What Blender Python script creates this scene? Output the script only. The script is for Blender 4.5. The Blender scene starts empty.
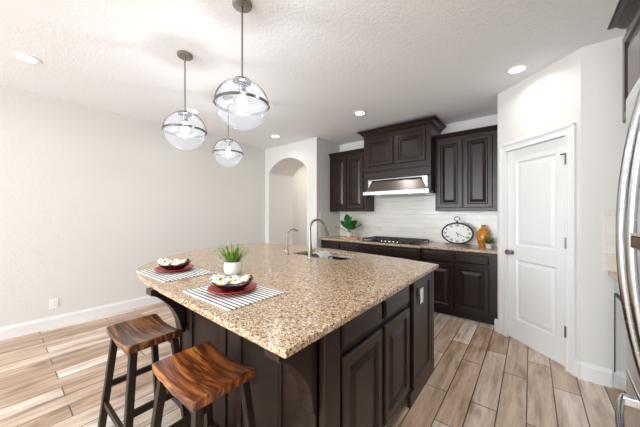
import bpy, bmesh, math, random
from math import sin, cos, pi, radians, sqrt
from mathutils import Vector, Matrix
random.seed(7)
SC = bpy.context.scene
COL = SC.collection

# ------------------------------------------------------------------ camera
cam_d = bpy.data.cameras.new('camera')
cam = bpy.data.objects.new('camera', cam_d); COL.objects.link(cam)
cam_d.sensor_width = 36; cam_d.lens = 36 * 262.69 / 640; cam_d.clip_start = .02
cam_d.shift_y = -.0009
cam.location = (0, 0, 1.3728); cam.rotation_euler = (pi / 2, 0, radians(38.741))
SC.camera = cam
# ------------------------------------------------------------------ world, daylight, exposure
W = bpy.data.worlds.new('World'); SC.world = W; W.use_nodes = True
W.node_tree.nodes['Background'].inputs[0].default_value = (.93, .96, 1, 1)
W.node_tree.nodes['Background'].inputs[1].default_value = 1.0
SC.view_settings.view_transform = 'Standard'; SC.view_settings.look = 'None'
SC.view_settings.gamma = 1; SC.view_settings.use_curve_mapping = False
SC.view_settings.exposure = 0.07


def area(name, loc, rot, sx, sy, power, col=(1, 1, 1)):
    l = bpy.data.lights.new(name, 'AREA'); l.shape = 'RECTANGLE'; l.size = sx; l.size_y = sy
    l.energy = power; l.color = col
    o = bpy.data.objects.new(name, l); COL.objects.link(o); o.location = loc; o.rotation_euler = rot
    return o


# daylight through the rear windows (behind the camera) and the breakfast-room window on the left
area('daylight_rear', (-1.9, -5.82, 1.45), (radians(90), 0, 0), 4.6, 2.1, 400, (.89, .95, 1))
area('daylight_left', (-4.44, -2.55, 1.45), (radians(90), 0, radians(-90)), 2.4, 2.1, 20, (.89, .95, 1))
for lx_, ly_ in ((-.1, 1.69), (-.1, .19), (-1.83, -1.4), (-.1, -1.4)):          # unseen fill lights added to brighten the floor, spaced like the visible downlights
    area('ceiling_fill', (lx_, ly_, 2.738), (0, 0, 0), .12, .12, 9, (1, .99, .98))
area('hall_fill', (-3.6, 5.1, 2.72), (0, 0, 0), .3, .3, 14, (1, .93, .85))  # unseen light added to brighten the hall beyond the arch

# ------------------------------------------------------------------ materials
M = {}


def srgb(r, g, b):
    f = lambda c: (c / 255 / 12.92) if c / 255 <= .04045 else ((c / 255 + .055) / 1.055) ** 2.4
    return (f(r), f(g), f(b), 1)


class NT:
    def __init__(s, name):
        m = bpy.data.materials.new(name); m.use_nodes = True
        s.m = m; s.t = m.node_tree; s.b = s.t.nodes['Principled BSDF']; M[name] = m
        s.tc = None

    def n(s, kind, **kw):
        x = s.t.nodes.new(kind)
        for k, v in kw.items():
            if k in x.inputs: x.inputs[k].default_value = v
            else: setattr(x, k, v)
        return x

    def l(s, a, b): s.t.links.new(a, b)

    def obj(s, scale=(1, 1, 1), rot=(0, 0, 0), loc=(0, 0, 0)):
        tc = s.n('ShaderNodeTexCoord'); mp = s.n('ShaderNodeMapping')
        mp.inputs['Scale'].default_value = scale; mp.inputs['Rotation'].default_value = rot
        mp.inputs['Location'].default_value = loc
        s.l(tc.outputs['Object'], mp.inputs[0]); return mp.outputs[0]

    def ramp(s, fac, stops, interp='LINEAR'):
        r = s.n('ShaderNodeValToRGB'); e = r.color_ramp; e.interpolation = interp
        while len(e.elements) < len(stops): e.elements.new(.5)
        for el, (p, c) in zip(e.elements, stops): el.position = p; el.color = c
        s.l(fac, r.inputs[0]); return r.outputs[0]

    def mix(s, fac, a, b, mode='MIX'):
        x = s.n('ShaderNodeMix', data_type='RGBA', blend_type=mode)
        for i, v in ((0, fac), (6, a), (7, b)):
            if hasattr(v, 'node'): s.l(v, x.inputs[i])
            else: x.inputs[i].default_value = v
        return x.outputs[2]

    def bump(s, h, strength, dist=.002):
        x = s.n('ShaderNodeBump'); x.inputs['Strength'].default_value = strength
        x.inputs['Distance'].default_value = dist
        s.l(h, x.inputs['Height']); s.l(x.outputs[0], s.b.inputs['Normal'])

    def set(s, col=None, rough=None, metal=None, spec=None, coat=None):
        I = s.b.inputs
        if col is not None:
            if hasattr(col, 'node'): s.l(col, I['Base Color'])
            else: I['Base Color'].default_value = col
        if rough is not None: I['Roughness'].default_value = rough
        if metal is not None: I['Metallic'].default_value = metal
        if spec is not None: I['Specular IOR Level'].default_value = spec
        if coat is not None: I['Coat Weight'].default_value = coat; I['Coat Roughness'].default_value = .12
        return s


def plain(name, rgb, rough=.5, metal=0, spec=.5, coat=None, grain=True):
    s = NT(name)
    if grain:
        nz = s.n('ShaderNodeTexNoise', Scale=35, Detail=3); s.l(s.obj(), nz.inputs[0])
        c = srgb(*rgb); k = .88
        col = s.mix(nz.outputs[0], (c[0] * k, c[1] * k, c[2] * k, 1), c)
    else:
        col = srgb(*rgb)
    return s.set(col, rough, metal, spec, coat)


def wallmat(name, rgb, scale=70, st=.35):
    s = NT(name)
    nz = s.n('ShaderNodeTexNoise', Scale=scale, Detail=4, Roughness=.6); s.l(s.obj(), nz.inputs[0])
    r = s.ramp(nz.outputs[0], [(.42, (0, 0, 0, 1)), (.62, (1, 1, 1, 1))])
    s.set(srgb(*rgb), .7, 0, .25); s.bump(r, st, .003)


wallmat('wall_paint', (222, 220, 216), 70, .2); wallmat('ceiling_paint', (243, 245, 247), 48, .28)
wallmat('hall_paint', (236, 230, 224))
plain('white_trim', (232, 232, 231), .35, grain=False)
plain('white_plastic', (240, 239, 236), .3, grain=False)
plain('ceramic_white', (232, 230, 226), .35)
plain('black_iron', (24, 23, 23), .45)
plain('black_gloss', (16, 16, 18), .12, grain=False)
plain('dark_bronze', (58, 44, 38), .35, .6)
plain('navy_glaze', (24, 22, 34), .18, coat=.3)
plain('red_glaze', (178, 34, 20), .3, spec=.3)
plain('soil', (60, 45, 35), .9)
plain('terracotta_wood', (198, 160, 122), .5)
plain('stem_green', (88, 120, 50), .5)
plain('rubber', (40, 38, 36), .7)


def metal(name, rgb, rough, aniso_scale=(2, 2, 300)):
    s = NT(name)
    nz = s.n('ShaderNodeTexNoise', Scale=1.0, Detail=3); s.l(s.obj(aniso_scale), nz.inputs[0])
    rr = s.n('ShaderNodeMapRange'); s.l(nz.outputs[0], rr.inputs[0])
    rr.inputs[3].default_value = rough * .75; rr.inputs[4].default_value = rough * 1.3
    s.l(rr.outputs[0], s.b.inputs['Roughness']); s.set(srgb(*rgb), None, 1)


metal('stainless', (205, 205, 206), .24); metal('brushed_nickel', (158, 151, 145), .28)
metal('chrome', (215, 215, 218), .12); metal('dark_nickel', (120, 116, 112), .22)
metal('hood_steel', (128, 120, 116), .3); metal('sink_steel', (225, 225, 226), .4); M['sink_steel'].node_tree.nodes['Principled BSDF'].inputs['Metallic'].default_value = .55


def leaf(name, a, b, sc):
    s = NT(name); nz = s.n('ShaderNodeTexNoise', Scale=sc, Detail=2); s.l(s.obj(), nz.inputs[0])
    s.set(s.ramp(nz.outputs[0], [(.35, srgb(*a)), (.65, srgb(*b))]), .4)


leaf('grass_leaf', (40, 92, 24), (128, 172, 58), 50); leaf('glossy_leaf', (24, 80, 26), (60, 140, 48), 14)
leaf('small_leaf', (34, 74, 30), (84, 122, 56), 40)


def espresso(name, a, b, rough=.3):
    s = NT(name)
    nz = s.n('ShaderNodeTexNoise', Scale=1, Detail=5, Roughness=.6); s.l(s.obj((60, 60, 5)), nz.inputs[0])
    s.set(s.ramp(nz.outputs[0], [(.3, srgb(*a)), (.7, srgb(*b))]), rough, 0, .34)


espresso('espresso_wood', (32, 21, 17), (46, 32, 26), .3)
espresso('stool_leg_wood', (30, 21, 17), (46, 34, 28), .4)


def granite(name):
    s = NT(name); v = s.obj()
    n1 = s.n('ShaderNodeTexNoise', Scale=60, Detail=2); s.l(v, n1.inputs[0])
    add = s.mix(.012, v, n1.outputs['Color'], 'ADD')
    v1 = s.n('ShaderNodeTexVoronoi', Scale=150); s.l(add, v1.inputs[0])
    sep = s.n('ShaderNodeSeparateColor'); s.l(v1.outputs['Color'], sep.inputs[0])
    base = s.ramp(sep.outputs[0], [(0, srgb(92, 70, 54)), (.10, srgb(144, 112, 82)), (.24, srgb(178, 148, 114)),
                                   (.46, srgb(196, 168, 134)), (.72, srgb(212, 190, 160)), (.90, srgb(228, 218, 204))], 'CONSTANT')
    v2 = s.n('ShaderNodeTexVoronoi', Scale=240); s.l(v, v2.inputs[0])
    sp2 = s.n('ShaderNodeSeparateColor'); s.l(v2.outputs['Color'], sp2.inputs[0])
    inv = s.ramp(sp2.outputs[1], [(0, (0, 0, 0, 1)), (.92, (.7, .7, .7, 1))], 'CONSTANT')
    col = s.mix(inv, base, srgb(84, 66, 54))
    s.set(col, .2, 0, .5, .1)


granite('granite')


def floor_mat():
    s = NT('plank_tile')
    v = s.obj((1, 1, 1), (0, 0, pi / 2), (0, .0225, 0))
    br = s.n('ShaderNodeTexBrick', offset=.37, offset_frequency=2, squash=1)
    s.l(v, br.inputs[0])
    for k, x in (('Color1', (0, 0, 0, 1)), ('Color2', (1, 1, 1, 1)), ('Mortar', (.5, .5, .5, 1)), ('Scale', 1), ('Mortar Size', .0038),
                 ('Mortar Smooth', .1), ('Bias', 0), ('Brick Width', .92), ('Row Height', .1595)):
        br.inputs[k].default_value = x
    g = s.n('ShaderNodeTexNoise', Scale=1, Detail=6, Roughness=.62); s.l(s.obj((16, 1.6, 1)), g.inputs[0])
    # shift the grain from plank to plank
    tone = s.ramp(br.outputs['Color'], [(0, srgb(186, 160, 138)), (.3, srgb(214, 192, 172)), (.55, srgb(240, 230, 220)),
                                        (.8, srgb(202, 174, 150)), (1, srgb(248, 240, 232))])
    gr = s.ramp(g.outputs[0], [(.32, srgb(150, 126, 104)), (.46, srgb(222, 208, 194)), (.6, srgb(255, 253, 250))])
    col = s.mix(.75, tone, gr, 'MULTIPLY')
    kn = s.n('ShaderNodeTexNoise', Scale=1, Detail=2); s.l(s.obj((7, 2.2, 1), (0, 0, 0), (3, 1, 0)), kn.inputs[0])
    k2 = s.ramp(kn.outputs[0], [(.60, (0, 0, 0, 1)), (.74, (.65, .65, .65, 1))])
    col = s.mix(k2, col, srgb(104, 78, 58))
    col = s.mix(br.outputs['Fac'], col, srgb(84, 72, 62))
    s.set(col, .33, 0, .5)
    h = s.n('ShaderNodeMath', operation='SUBTRACT'); h.inputs[0].default_value = 1; s.l(br.outputs['Fac'], h.inputs[1])
    s.bump(h.outputs[0], .4, .002)


floor_mat()


def seat_wood(name, dark, mid, lite, off):
    s = NT(name)
    nz = s.n('ShaderNodeTexNoise', Scale=1, Detail=4, Roughness=.6, Distortion=.4)
    s.l(s.obj((1.3, 17, 5), (0, 0, 0), (off, off * 3, 0)), nz.inputs[0])
    n2 = s.n('ShaderNodeTexNoise', Scale=1, Detail=5); s.l(s.obj((9, 120, 60)), n2.inputs[0])
    c = s.ramp(nz.outputs[0], [(.30, srgb(*lite)), (.40, srgb(*mid)), (.47, srgb(*dark)), (.53, srgb(*mid)), (.59, srgb(*lite)), (.66, srgb(*mid)), (.74, srgb(*dark))])
    f = s.ramp(n2.outputs[0], [(.35, (.6, .55, .5, 1)), (.6, (1, 1, 1, 1))])
    s.set(s.mix(.8, c, f, 'MULTIPLY'), .3, 0, .45, .2)


seat_wood('seat_dark', (50, 26, 16), (100, 58, 34), (158, 104, 64), 0.0)
seat_wood('seat_amber', (74, 36, 15), (146, 80, 34), (204, 134, 68), 2.3)


def tile_mat():
    s = NT('splash_tile')
    v = s.obj((1, 1, 1), (radians(90), 0, 0))
    br = s.n('ShaderNodeTexBrick', offset=.5); s.l(v, br.inputs[0])
    for k, x in (('Color1', srgb(226, 221, 213)), ('Color2', srgb(234, 230, 224)), ('Mortar', srgb(214, 208, 200)), ('Scale', 1),
                 ('Mortar Size', .0015), ('Brick Width', .30), ('Row Height', .075)):
        br.inputs[k].default_value = x
    nz = s.n('ShaderNodeTexNoise', Scale=1, Detail=2); s.l(s.obj((9, 9, 42)), nz.inputs[0])
    h = s.mix(br.outputs['Fac'], nz.outputs[0], (0, 0, 0, 1))
    s.set(br.outputs['Color'], .16, 0, .5); s.bump(h, .5, .006)


tile_mat()


def stripes(name, base, line, period, axis, duty=.42, border=None):
    s = NT(name)
    sep = s.n('ShaderNodeSeparateXYZ'); s.l(s.obj(), sep.inputs[0])
    m = s.n('ShaderNodeMath', operation='FRACT'); d = s.n('ShaderNodeMath', operation='DIVIDE'); d.inputs[1].default_value = period
    ad = s.n('ShaderNodeMath', operation='ADD'); ad.inputs[1].default_value = .18
    s.l(sep.outputs[axis], d.inputs[0]); s.l(d.outputs[0], ad.inputs[0]); s.l(ad.outputs[0], m.inputs[0])
    c = s.ramp(m.outputs[0], [(0, srgb(*base)), (1 - duty, srgb(*line))], 'CONSTANT')
    wv = s.n('ShaderNodeTexNoise', Scale=300, Detail=1); s.l(s.obj(), wv.inputs[0])
    s.set(c, .85, 0, .2); s.bump(wv.outputs[0], .4, .001)


stripes('mat_stripe', (236, 233, 226), (70, 72, 92), .0262, 1, .36)
stripes('towel_stripe', (232, 230, 226), (92, 110, 140), .022, 0, .3)


def napkin_mat():
    s = NT('floral_cloth')
    v = s.n('ShaderNodeTexVoronoi', Scale=42); s.l(s.obj(), v.inputs[0])
    sep = s.n('ShaderNodeSeparateColor'); s.l(v.outputs['Color'], sep.inputs[0])
    spot = s.ramp(sep.outputs[0], [(0, srgb(206, 80, 50)), (.12, srgb(228, 176, 60)), (.36, srgb(44, 50, 70)), (.6, srgb(236, 230, 216)),
                                   (.8, srgb(120, 140, 90))], 'CONSTANT')
    k = s.ramp(v.outputs['Distance'], [(.38, (1, 1, 1, 1)), (.46, (0, 0, 0, 1))])
    s.set(s.mix(k, srgb(238, 230, 214), spot), .85, 0, .2)


napkin_mat()


def vase_mat():
    s = NT('amber_glaze')
    v = s.n('ShaderNodeTexVoronoi', Scale=38, feature='DISTANCE_TO_EDGE'); s.l(s.obj((1, 1, .7)), v.inputs[0])
    c = s.ramp(v.outputs['Distance'], [(.02, srgb(150, 88, 16)), (.12, srgb(222, 152, 40))])
    s.set(c, .18, 0, .5, .4); s.bump(v.outputs['Distance'], .4, .004)


vase_mat()


def glow(name, col, st):
    s = NT(name); s.b.inputs['Emission Color'].default_value = col; s.b.inputs['Emission Strength'].default_value = st
    s.set((.9, .9, .9, 1), .4)


glow('downlight_glow', (1, .95, .88, 1), 5); 
def bulb_mat():
    m = bpy.data.materials.new('bulb_glow'); M['bulb_glow'] = m; m.use_nodes = True; t = m.node_tree
    t.nodes.remove(t.nodes['Principled BSDF']); o = t.nodes['Material Output']
    tr = t.nodes.new('ShaderNodeBsdfTransparent'); em = t.nodes.new('ShaderNodeEmission')
    em.inputs[0].default_value = (.88, .94, 1, 1); em.inputs[1].default_value = 14
    mx = t.nodes.new('ShaderNodeMixShader'); mx.inputs[0].default_value = .35
    t.links.new(tr.outputs[0], mx.inputs[1]); t.links.new(em.outputs[0], mx.inputs[2]); t.links.new(mx.outputs[0], o.inputs[0])


bulb_mat()


def globe_glass():
    m = bpy.data.materials.new('clear_glass'); M['clear_glass'] = m; m.use_nodes = True; t = m.node_tree
    t.nodes.remove(t.nodes['Principled BSDF']); o = t.nodes['Material Output']
    tr = t.nodes.new('ShaderNodeBsdfTransparent'); tr.inputs[0].default_value = (.96, .97, .985, 1)
    gl = t.nodes.new('ShaderNodeBsdfGlossy'); gl.inputs['Roughness'].default_value = .04
    gl.inputs[0].default_value = (.95, .97, 1, 1)
    df = t.nodes.new('ShaderNodeBsdfTranslucent'); df.inputs[0].default_value = (.8, .87, .97, 1)
    lw0 = t.nodes.new('ShaderNodeLayerWeight'); lw0.inputs[0].default_value = .5
    pw_ = t.nodes.new('ShaderNodeMath'); pw_.operation = 'POWER'; pw_.inputs[1].default_value = 3.5
    lw = t.nodes.new('ShaderNodeMath'); lw.operation = 'MULTIPLY_ADD'; lw.inputs[1].default_value = .8; lw.inputs[2].default_value = .04
    t.links.new(lw0.outputs['Facing'], pw_.inputs[0]); t.links.new(pw_.outputs[0], lw.inputs[0])
    m1 = t.nodes.new('ShaderNodeMixShader'); m2 = t.nodes.new('ShaderNodeMixShader')
    m2.inputs[0].default_value = .05
    t.links.new(tr.outputs[0], m2.inputs[1]); t.links.new(df.outputs[0], m2.inputs[2])
    t.links.new(lw.outputs[0], m1.inputs[0]); t.links.new(m2.outputs[0], m1.inputs[1]); t.links.new(gl.outputs[0], m1.inputs[2])
    t.links.new(m1.outputs[0], o.inputs[0])


globe_glass()


# ------------------------------------------------------------------ mesh helpers
class MB:
    def __init__(s): s.bm = bmesh.new()

    def box(s, x0, x1, y0, y1, z0, z1):
        v = [s.bm.verts.new((x, y, z)) for z in (z0, z1) for (x, y) in ((x0, y0), (x1, y0), (x1, y1), (x0, y1))]
        for f in ((3, 2, 1, 0), (4, 5, 6, 7), (0, 1, 5, 4), (1, 2, 6, 5), (2, 3, 7, 6), (3, 0, 4, 7)):
            s.bm.faces.new([v[i] for i in f])
        return s

    def loft(s, rings, cap=True, closed=True):
        R = [[s.bm.verts.new(p) for p in r] for r in rings]
        n = len(R[0])
        for a, b in zip(R, R[1:]):
            for i in range(n if closed else n - 1):
                j = (i + 1) % n
                s.bm.faces.new((a[i], a[j], b[j], b[i]))
        if cap:
            s.bm.faces.new(R[0][::-1]); s.bm.faces.new(R[-1])
        return s

    def extr(s, pts, fn0, fn1):                     # polygon (any shape) between two copies of it
        a = [s.bm.verts.new(fn0(p)) for p in pts]
        es = [s.bm.edges.new((a[i], a[(i + 1) % len(a)])) for i in range(len(a))]
        r = bmesh.ops.triangle_fill(s.bm, use_beauty=True, edges=es)
        b = [s.bm.verts.new(fn1(p)) for p in pts]
        es2 = [s.bm.edges.new((b[i], b[(i + 1) % len(b)])) for i in range(len(b))]
        bmesh.ops.triangle_fill(s.bm, use_beauty=True, edges=es2)
        for i in range(len(a)):
            j = (i + 1) % len(a); s.bm.faces.new((a[i], a[j], b[j], b[i]))
        return s

    def prism_z(s, pts, z0, z1): return s.extr(pts, lambda p: (p[0], p[1], z0), lambda p: (p[0], p[1], z1))
    def prism_y(s, pts, y0, y1): return s.extr(pts, lambda p: (p[0], y0, p[1]), lambda p: (p[0], y1, p[1]))
    def prism_x(s, pts, x0, x1): return s.extr(pts, lambda p: (x0, p[0], p[1]), lambda p: (x1, p[0], p[1]))

    def lathe(s, prof, seg=32, c=(0, 0, 0), axis='z', sx=1, sy=1):
        rings = []
        for r, z in prof:
            ring = []
            for i in range(seg):
                a = 2 * pi * i / seg; p = (r * cos(a) * sx, r * sin(a) * sy, z)
                if axis == 'x': p = (p[2], p[0], p[1])
                if axis == 'y': p = (p[0], -p[2], p[1])
                ring.append((p[0] + c[0], p[1] + c[1], p[2] + c[2]))
            rings.append(ring)
        return s.loft(rings)

    def tube(s, path, r, seg=12, closed=False):
        P = [Vector(p) for p in path]; n = len(P); R = r if hasattr(r, '__len__') else [r] * n
        rings = []; prev = None
        for i in range(n):
            if closed: t = (P[(i + 1) % n] - P[i - 1]).normalized()
            else: t = (P[min(i + 1, n - 1)] - P[max(i - 1, 0)]).normalized()
            if prev is None:
                u = t.orthogonal().normalized() if abs(t.z) > .99 else t.cross(Vector((0, 0, 1))).normalized()
            else:
                u = (prev - t * prev.dot(t)).normalized()
            prev = u; w = t.cross(u)
            rings.append([tuple(P[i] + (u * cos(2 * pi * k / seg) + w * sin(2 * pi * k / seg)) * R[i]) for k in range(seg)])
        if closed:
            rings.append(rings[0]); s.loft(rings, cap=False); bmesh.ops.remove_doubles(s.bm, verts=s.bm.verts, dist=1e-6)
            return s
        return s.loft(rings)

    def beam(s, a, b, w, d):                        # square bar from a to b, horizontal ends
        a, b = Vector(a), Vector(b)
        q = [(-w / 2, -d / 2), (w / 2, -d / 2), (w / 2, d / 2), (-w / 2, d / 2)]
        return s.loft([[(p.x + x, p.y + y, p.z) for x, y in q] for p in (a, b)])

    def panel(s, w, h, t, prof, x0=0, z0=0):        # door leaf; front faces -y; prof = (inset, depth) rings
        rr = [(0, t)] + prof
        rings = [[(x0 + i, y, z0 + i), (x0 + w - i, y, z0 + i), (x0 + w - i, y, z0 + h - i), (x0 + i, y, z0 + h - i)] for i, y in rr]
        return s.loft(rings)

    def build(s, name, mat, parent=None, bevel=0, smooth=False, loc=None, rotz=0, sub=0):
        bm = s.bm; bmesh.ops.recalc_face_normals(bm, faces=bm.faces)
        me = bpy.data.meshes.new(name); bm.to_mesh(me); bm.free(); me.materials.append(M[mat])
        o = bpy.data.objects.new(name, me); COL.objects.link(o)
        if parent: o.parent = parent
        if loc: o.location = loc
        o.rotation_euler.z = rotz
        if smooth:
            for p in me.polygons: p.use_smooth = True
        if bevel:
            b = o.modifiers.new('bevel', 'BEVEL'); b.width = bevel; b.segments = 2; b.limit_method = 'ANGLE'; b.angle_limit = radians(40)
        if sub:
            b = o.modifiers.new('sub', 'SUBSURF'); b.levels = sub; b.render_levels = sub
        if smooth and not sub:
            me.set_sharp_from_angle(angle=radians(42))
        return o


def tag(o, label=None, cat=None, group=None, kind=None):
    if label: o['label'] = label
    if cat: o['category'] = cat
    if group: o['group'] = group
    if kind: o['kind'] = kind
    return o


def thing(name, label, cat, loc=(0, 0, 0), rotz=0, group=None):
    o = bpy.data.objects.new(name, None); COL.objects.link(o); o.location = loc; o.rotation_euler.z = rotz
    o.empty_display_size = .05
    return tag(o, label, cat, group)


def struct(o): o['kind'] = 'structure'; return o


def copy_tree(o, parent=None):
    c = o.copy(); COL.objects.link(c)
    if parent: c.parent = parent
    for ch in [x for x in COL.objects if x.parent == o]: copy_tree(ch, c)
    return c


def arc(cx, cz, r, a0, a1, n): return [(cx + r * cos(radians(a0 + (a1 - a0) * i / n)), cz + r * sin(radians(a0 + (a1 - a0) * i / n))) for i in range(n + 1)]


# ------------------------------------------------------------------ the setting
H = 2.743; XL = -4.453; YA = 3.66; XR = -3.0146; YB = 4.39; YG = 3.054; XE = 1.15; YR = -5.8
P0 = (-.2997, 3.66); P1 = (.3248, 3.0536); PL = sqrt((P1[0] - P0[0]) ** 2 + (P1[1] - P0[1]) ** 2); PA = math.atan2(P1[1] - P0[1], P1[0] - P0[0])
struct(MB().box(XL - .15, XE + .15, YR - .15, 5.75, -.06, 0).build('floor', 'plank_tile'))
struct(MB().box(XL - .15, XE + .15, YR - .15, 5.75, H, H + .1).build('ceiling', 'ceiling_paint'))
# left wall with a window far behind the camera
m = MB()
for y0, y1, z0, z1 in ((YR, -3.8, 0, H), (-3.8, -1.3, 0, .4), (-3.8, -1.3, 2.5, H), (-1.3, 5.6, 0, H)): m.box(XL - .15, XL, y0, y1, z0, z1)
struct(m.build('wall_left', 'wall_paint'))
m = MB()
for x0, x1, z0, z1 in ((XL, -4.25, 0, H), (.45, XE, 0, H), (-4.25, .45, 0, .4), (-4.25, .45, 2.5, H)): m.box(x0, x1, YR - .15, YR, z0, z1)
struct(m.build('wall_rear', 'wall_paint'))
# thick wall with the arched passage
ax0, ax1, zs, zt = -4.336, -3.254, 2.215, 2.465
ac = (ax0 + ax1) / 2; ar = (ax1 - ax0) / 2; AR_ = (ar ** 2 + (zt - zs) ** 2) / 2 / (zt - zs); AT_ = math.asin(ar / AR_)
out = [(XL, 0), (ax0, 0)] + [(ac + AR_ * sin(AT_ * (i / 12 - 1)), zt - AR_ + AR_ * cos(AT_ * (i / 12 - 1))) for i in range(25)] + [(ax1, 0), (XR, 0), (XR, H), (XL, H)]
struct(MB().prism_y(out, YA, YB + .02).build('wall_entry', 'wall_paint', bevel=.012))
struct(MB().box(XL, -2.6, 5.6, 5.75, 0, H).build('wall_hall', 'hall_paint'))
struct(MB().box(XR, -.1, YB, YB + .12, 0, H).build('wall_back', 'wall_paint'))
struct(MB().box(-2.6, -2.48, YB + .12, 5.75, 0, H).build('wall_hallside', 'hall_paint'))
struct(MB().box(-.2997, -.2, YA + .02, YB, 0, H).build('wall_pantryside', 'wall_paint'))
pw = [(0, 0), (.125, 0), (.125, 2.06), (.767, 2.06), (.767, 0), (PL, 0), (PL, H), (0, H)]
struct(MB().prism_y(pw, 0, .11).build('wall_pantry', 'wall_paint', loc=(P0[0], P0[1], 0), rotz=PA))
struct(MB().box(P1[0] - .002, XE, YG, YG + .12, 0, H).build('wall_nook', 'wall_paint'))
struct(MB().box(XE, XE + .15, YR, YG + .12, 0, H).build('wall_right', 'wall_paint'))


def base_prof(d=.016, h=.14): return [(0, 0), (-d, 0), (-d, h - .03), (-d * .55, h - .012), (-d * .4, h), (0, h)]


struct(MB().prism_y([(XL - p[0], p[1]) for p in base_prof()], -.3, YA).build('baseboard_left', 'white_trim'))
struct(MB().prism_x([(YA + p[0], p[1]) for p in base_prof()], XL + .016, ax0).build('baseboard_entry', 'white_trim'))
struct(MB().prism_x(base_prof(), -.03, .045).build('baseboard_pantryleft', 'white_trim', loc=(P0[0], P0[1], 0), rotz=PA))
struct(MB().prism_x(base_prof(), .835, PL + .006).build('baseboard_pantryright', 'white_trim', loc=(P0[0], P0[1], 0), rotz=PA))
struct(MB().prism_x([(YG + p[0], p[1]) for p in base_prof()], P1[0] - .004, .5).build('baseboard_nook', 'white_trim'))
# rear and left window frames (behind the camera)
m = MB()
for x in (-4.25, -2.72, -1.15, .39): m.box(x, x + .06, YR - .1, YR - .02, .4, 2.5)
m.box(-4.25, .45, YR - .1, YR - .02, .4, .46); m.box(-4.25, .45, YR - .1, YR - .02, 2.44, 2.5)
struct(m.build('window_1', 'white_trim'))
m = MB()
for y in (-3.8, -2.58, -1.36): m.box(XL - .1, XL - .02, y, y + .06, .4, 2.5)
m.box(XL - .1, XL - .02, -3.8, -1.3, .4, .46); m.box(XL - .1, XL - .02, -3.8, -1.3, 2.44, 2.5)
struct(m.build('window_2', 'white_trim'))

# pantry door: casing, leaf with two raised panels, knob, hinges
m = MB()
for (x0, x1, z0, z1) in ((.045, .125, 0, 2.135), (.767, .838, 0, 2.135), (.125, .767, 2.055, 2.135)):
    m.box(x0, x1, -.014, 0, z0, z1)
for (x0, x1, z0, z1) in ((.045, .066, 0, 2.135), (.817, .838, 0, 2.135), (.045, .838, 2.114, 2.135)):
    m.box(x0, x1, -.024, -.012, z0, z1)
for (x0, x1, z0, z1) in ((.115, .131, 0, 2.062), (.761, .777, 0, 2.062), (.115, .777, 2.05, 2.062)):
    m.box(x0, x1, -.019, .1, z0, z1)
struct(m.build('trim_1', 'white_trim', loc=(P0[0], P0[1], 0), rotz=PA, bevel=.003))
d1 = struct(thing('door_1', 'white two panel pantry door set in the angled corner wall', 'door', (P0[0], P0[1], 0), PA))
m = MB()
lw_ = .626; lx = .133
Z = [.018, .24, .875, 1.03, 1.915, 2.048]
# leaf built from rails and stiles round two sunk-and-raised panels
m.box(lx, lx + .105, .012, .05, Z[0], Z[5]); m.box(lx + lw_ - .105, lx + lw_, .012, .05, Z[0], Z[5])
for a, b in ((Z[0], Z[1]), (Z[2], Z[3]), (Z[4], Z[5])): m.box(lx + .105, lx + lw_ - .105, .012, .05, a, b)
m.build('door_leaf', 'white_trim', d1, bevel=.002)
for a, b in ((Z[1], Z[2]), (Z[3], Z[4])):
    MB().panel(lw_ - .21, b - a, .045, [(0, .012), (.012, .024), (.02, .024), (.05, .015)], lx + .105, a).build('door_panel', 'white_trim', d1)
kb = MB().lathe([(.001, -.013), (.026, -.013), (.027, -.006), (.012, .0), (.011, .02), (.022, .026), (.030, .040), (.030, .048), (.022, .06), (.001, .064)], 24, (.186, .0, .947), 'y').build('door_knob', 'brushed_nickel', d1, smooth=True)
kb['label'] = 'round nickel door knob'
for z in (1.844, 1.11, .341):
    hg = MB().box(.757, .772, -.021, .014, z - .045, z + .045).lathe([(.006, -.05), (.006, .05)], 10, (.7635, -.023, z)).build('hinge', 'dark_nickel', d1)
    if z > 1.8:
        MB().box(.728, .76, -.028, -.022, z + .038, z + .05).build('hinge_stop', 'dark_nickel', d1)

# tile backsplash
m = MB().prism_y([(XR + .011, .916), (-.3, .916), (-.3, 1.399), (-1.1, 1.399), (-1.1, 1.65), (-2.26, 1.65), (-2.26, 1.399), (XR + .011, 1.399)], YB - .0105, YB - .0005)
tag(m.build('tile_backsplash', 'splash_tile'), 'glossy white wavy tile backsplash behind the cooktop and clock', 'backsplash')
m = MB().box(XR + .0005, XR + .0105, 3.75, YB - .0005, .916, 1.399)
tag(m.build('tile_backsplash', 'splash_tile'), 'narrow tile backsplash on the short side wall left of the leafy plant', 'backsplash')

# wall outlet, left wall
def outlet(parent, w, h):
    MB().box(-w / 2, w / 2, -.006, 0, -h / 2, h / 2).build('cover_plate', 'white_plastic', parent, bevel=.003)
    for z in (-.021, .021):
        s_ = MB().box(-.017, .017, -.0085, -.005, z - .014, z + .014).build('socket', 'white_plastic', parent, bevel=.003)
        MB().box(-.008, -.006, -.0092, -.008, z - .005, z + .006).box(.006, .008, -.0092, -.008, z - .005, z + .006).build('slot', 'black_iron', s_)


o = thing('wall_outlet', 'white double power outlet low on the left wall above the baseboard', 'outlet', (XL, .46, .29), radians(90))
outlet(o, .078, .118)


# ------------------------------------------------------------------ cabinets
DOOR = [(0, .007), (.007, 0), (.050, 0), (.056, .007), (.062, .013), (.074, .013), (.108, .002), (.112, .001)]
DRAW = [(0, .010), (.004, .008), (.014, 0), (.02, 0)]


def door(parent, x, z, w, h, name='door', y=-.02, rot=0, loc=None, mat='espresso_wood', prof=DOOR):
    k = min(1, w / .30)
    pr = [(i * k, d) for i, d in prof]
    return MB().panel(w, h, .02, pr).build(name, mat, parent, loc=loc or (x, y, z), rotz=rot)


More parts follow.
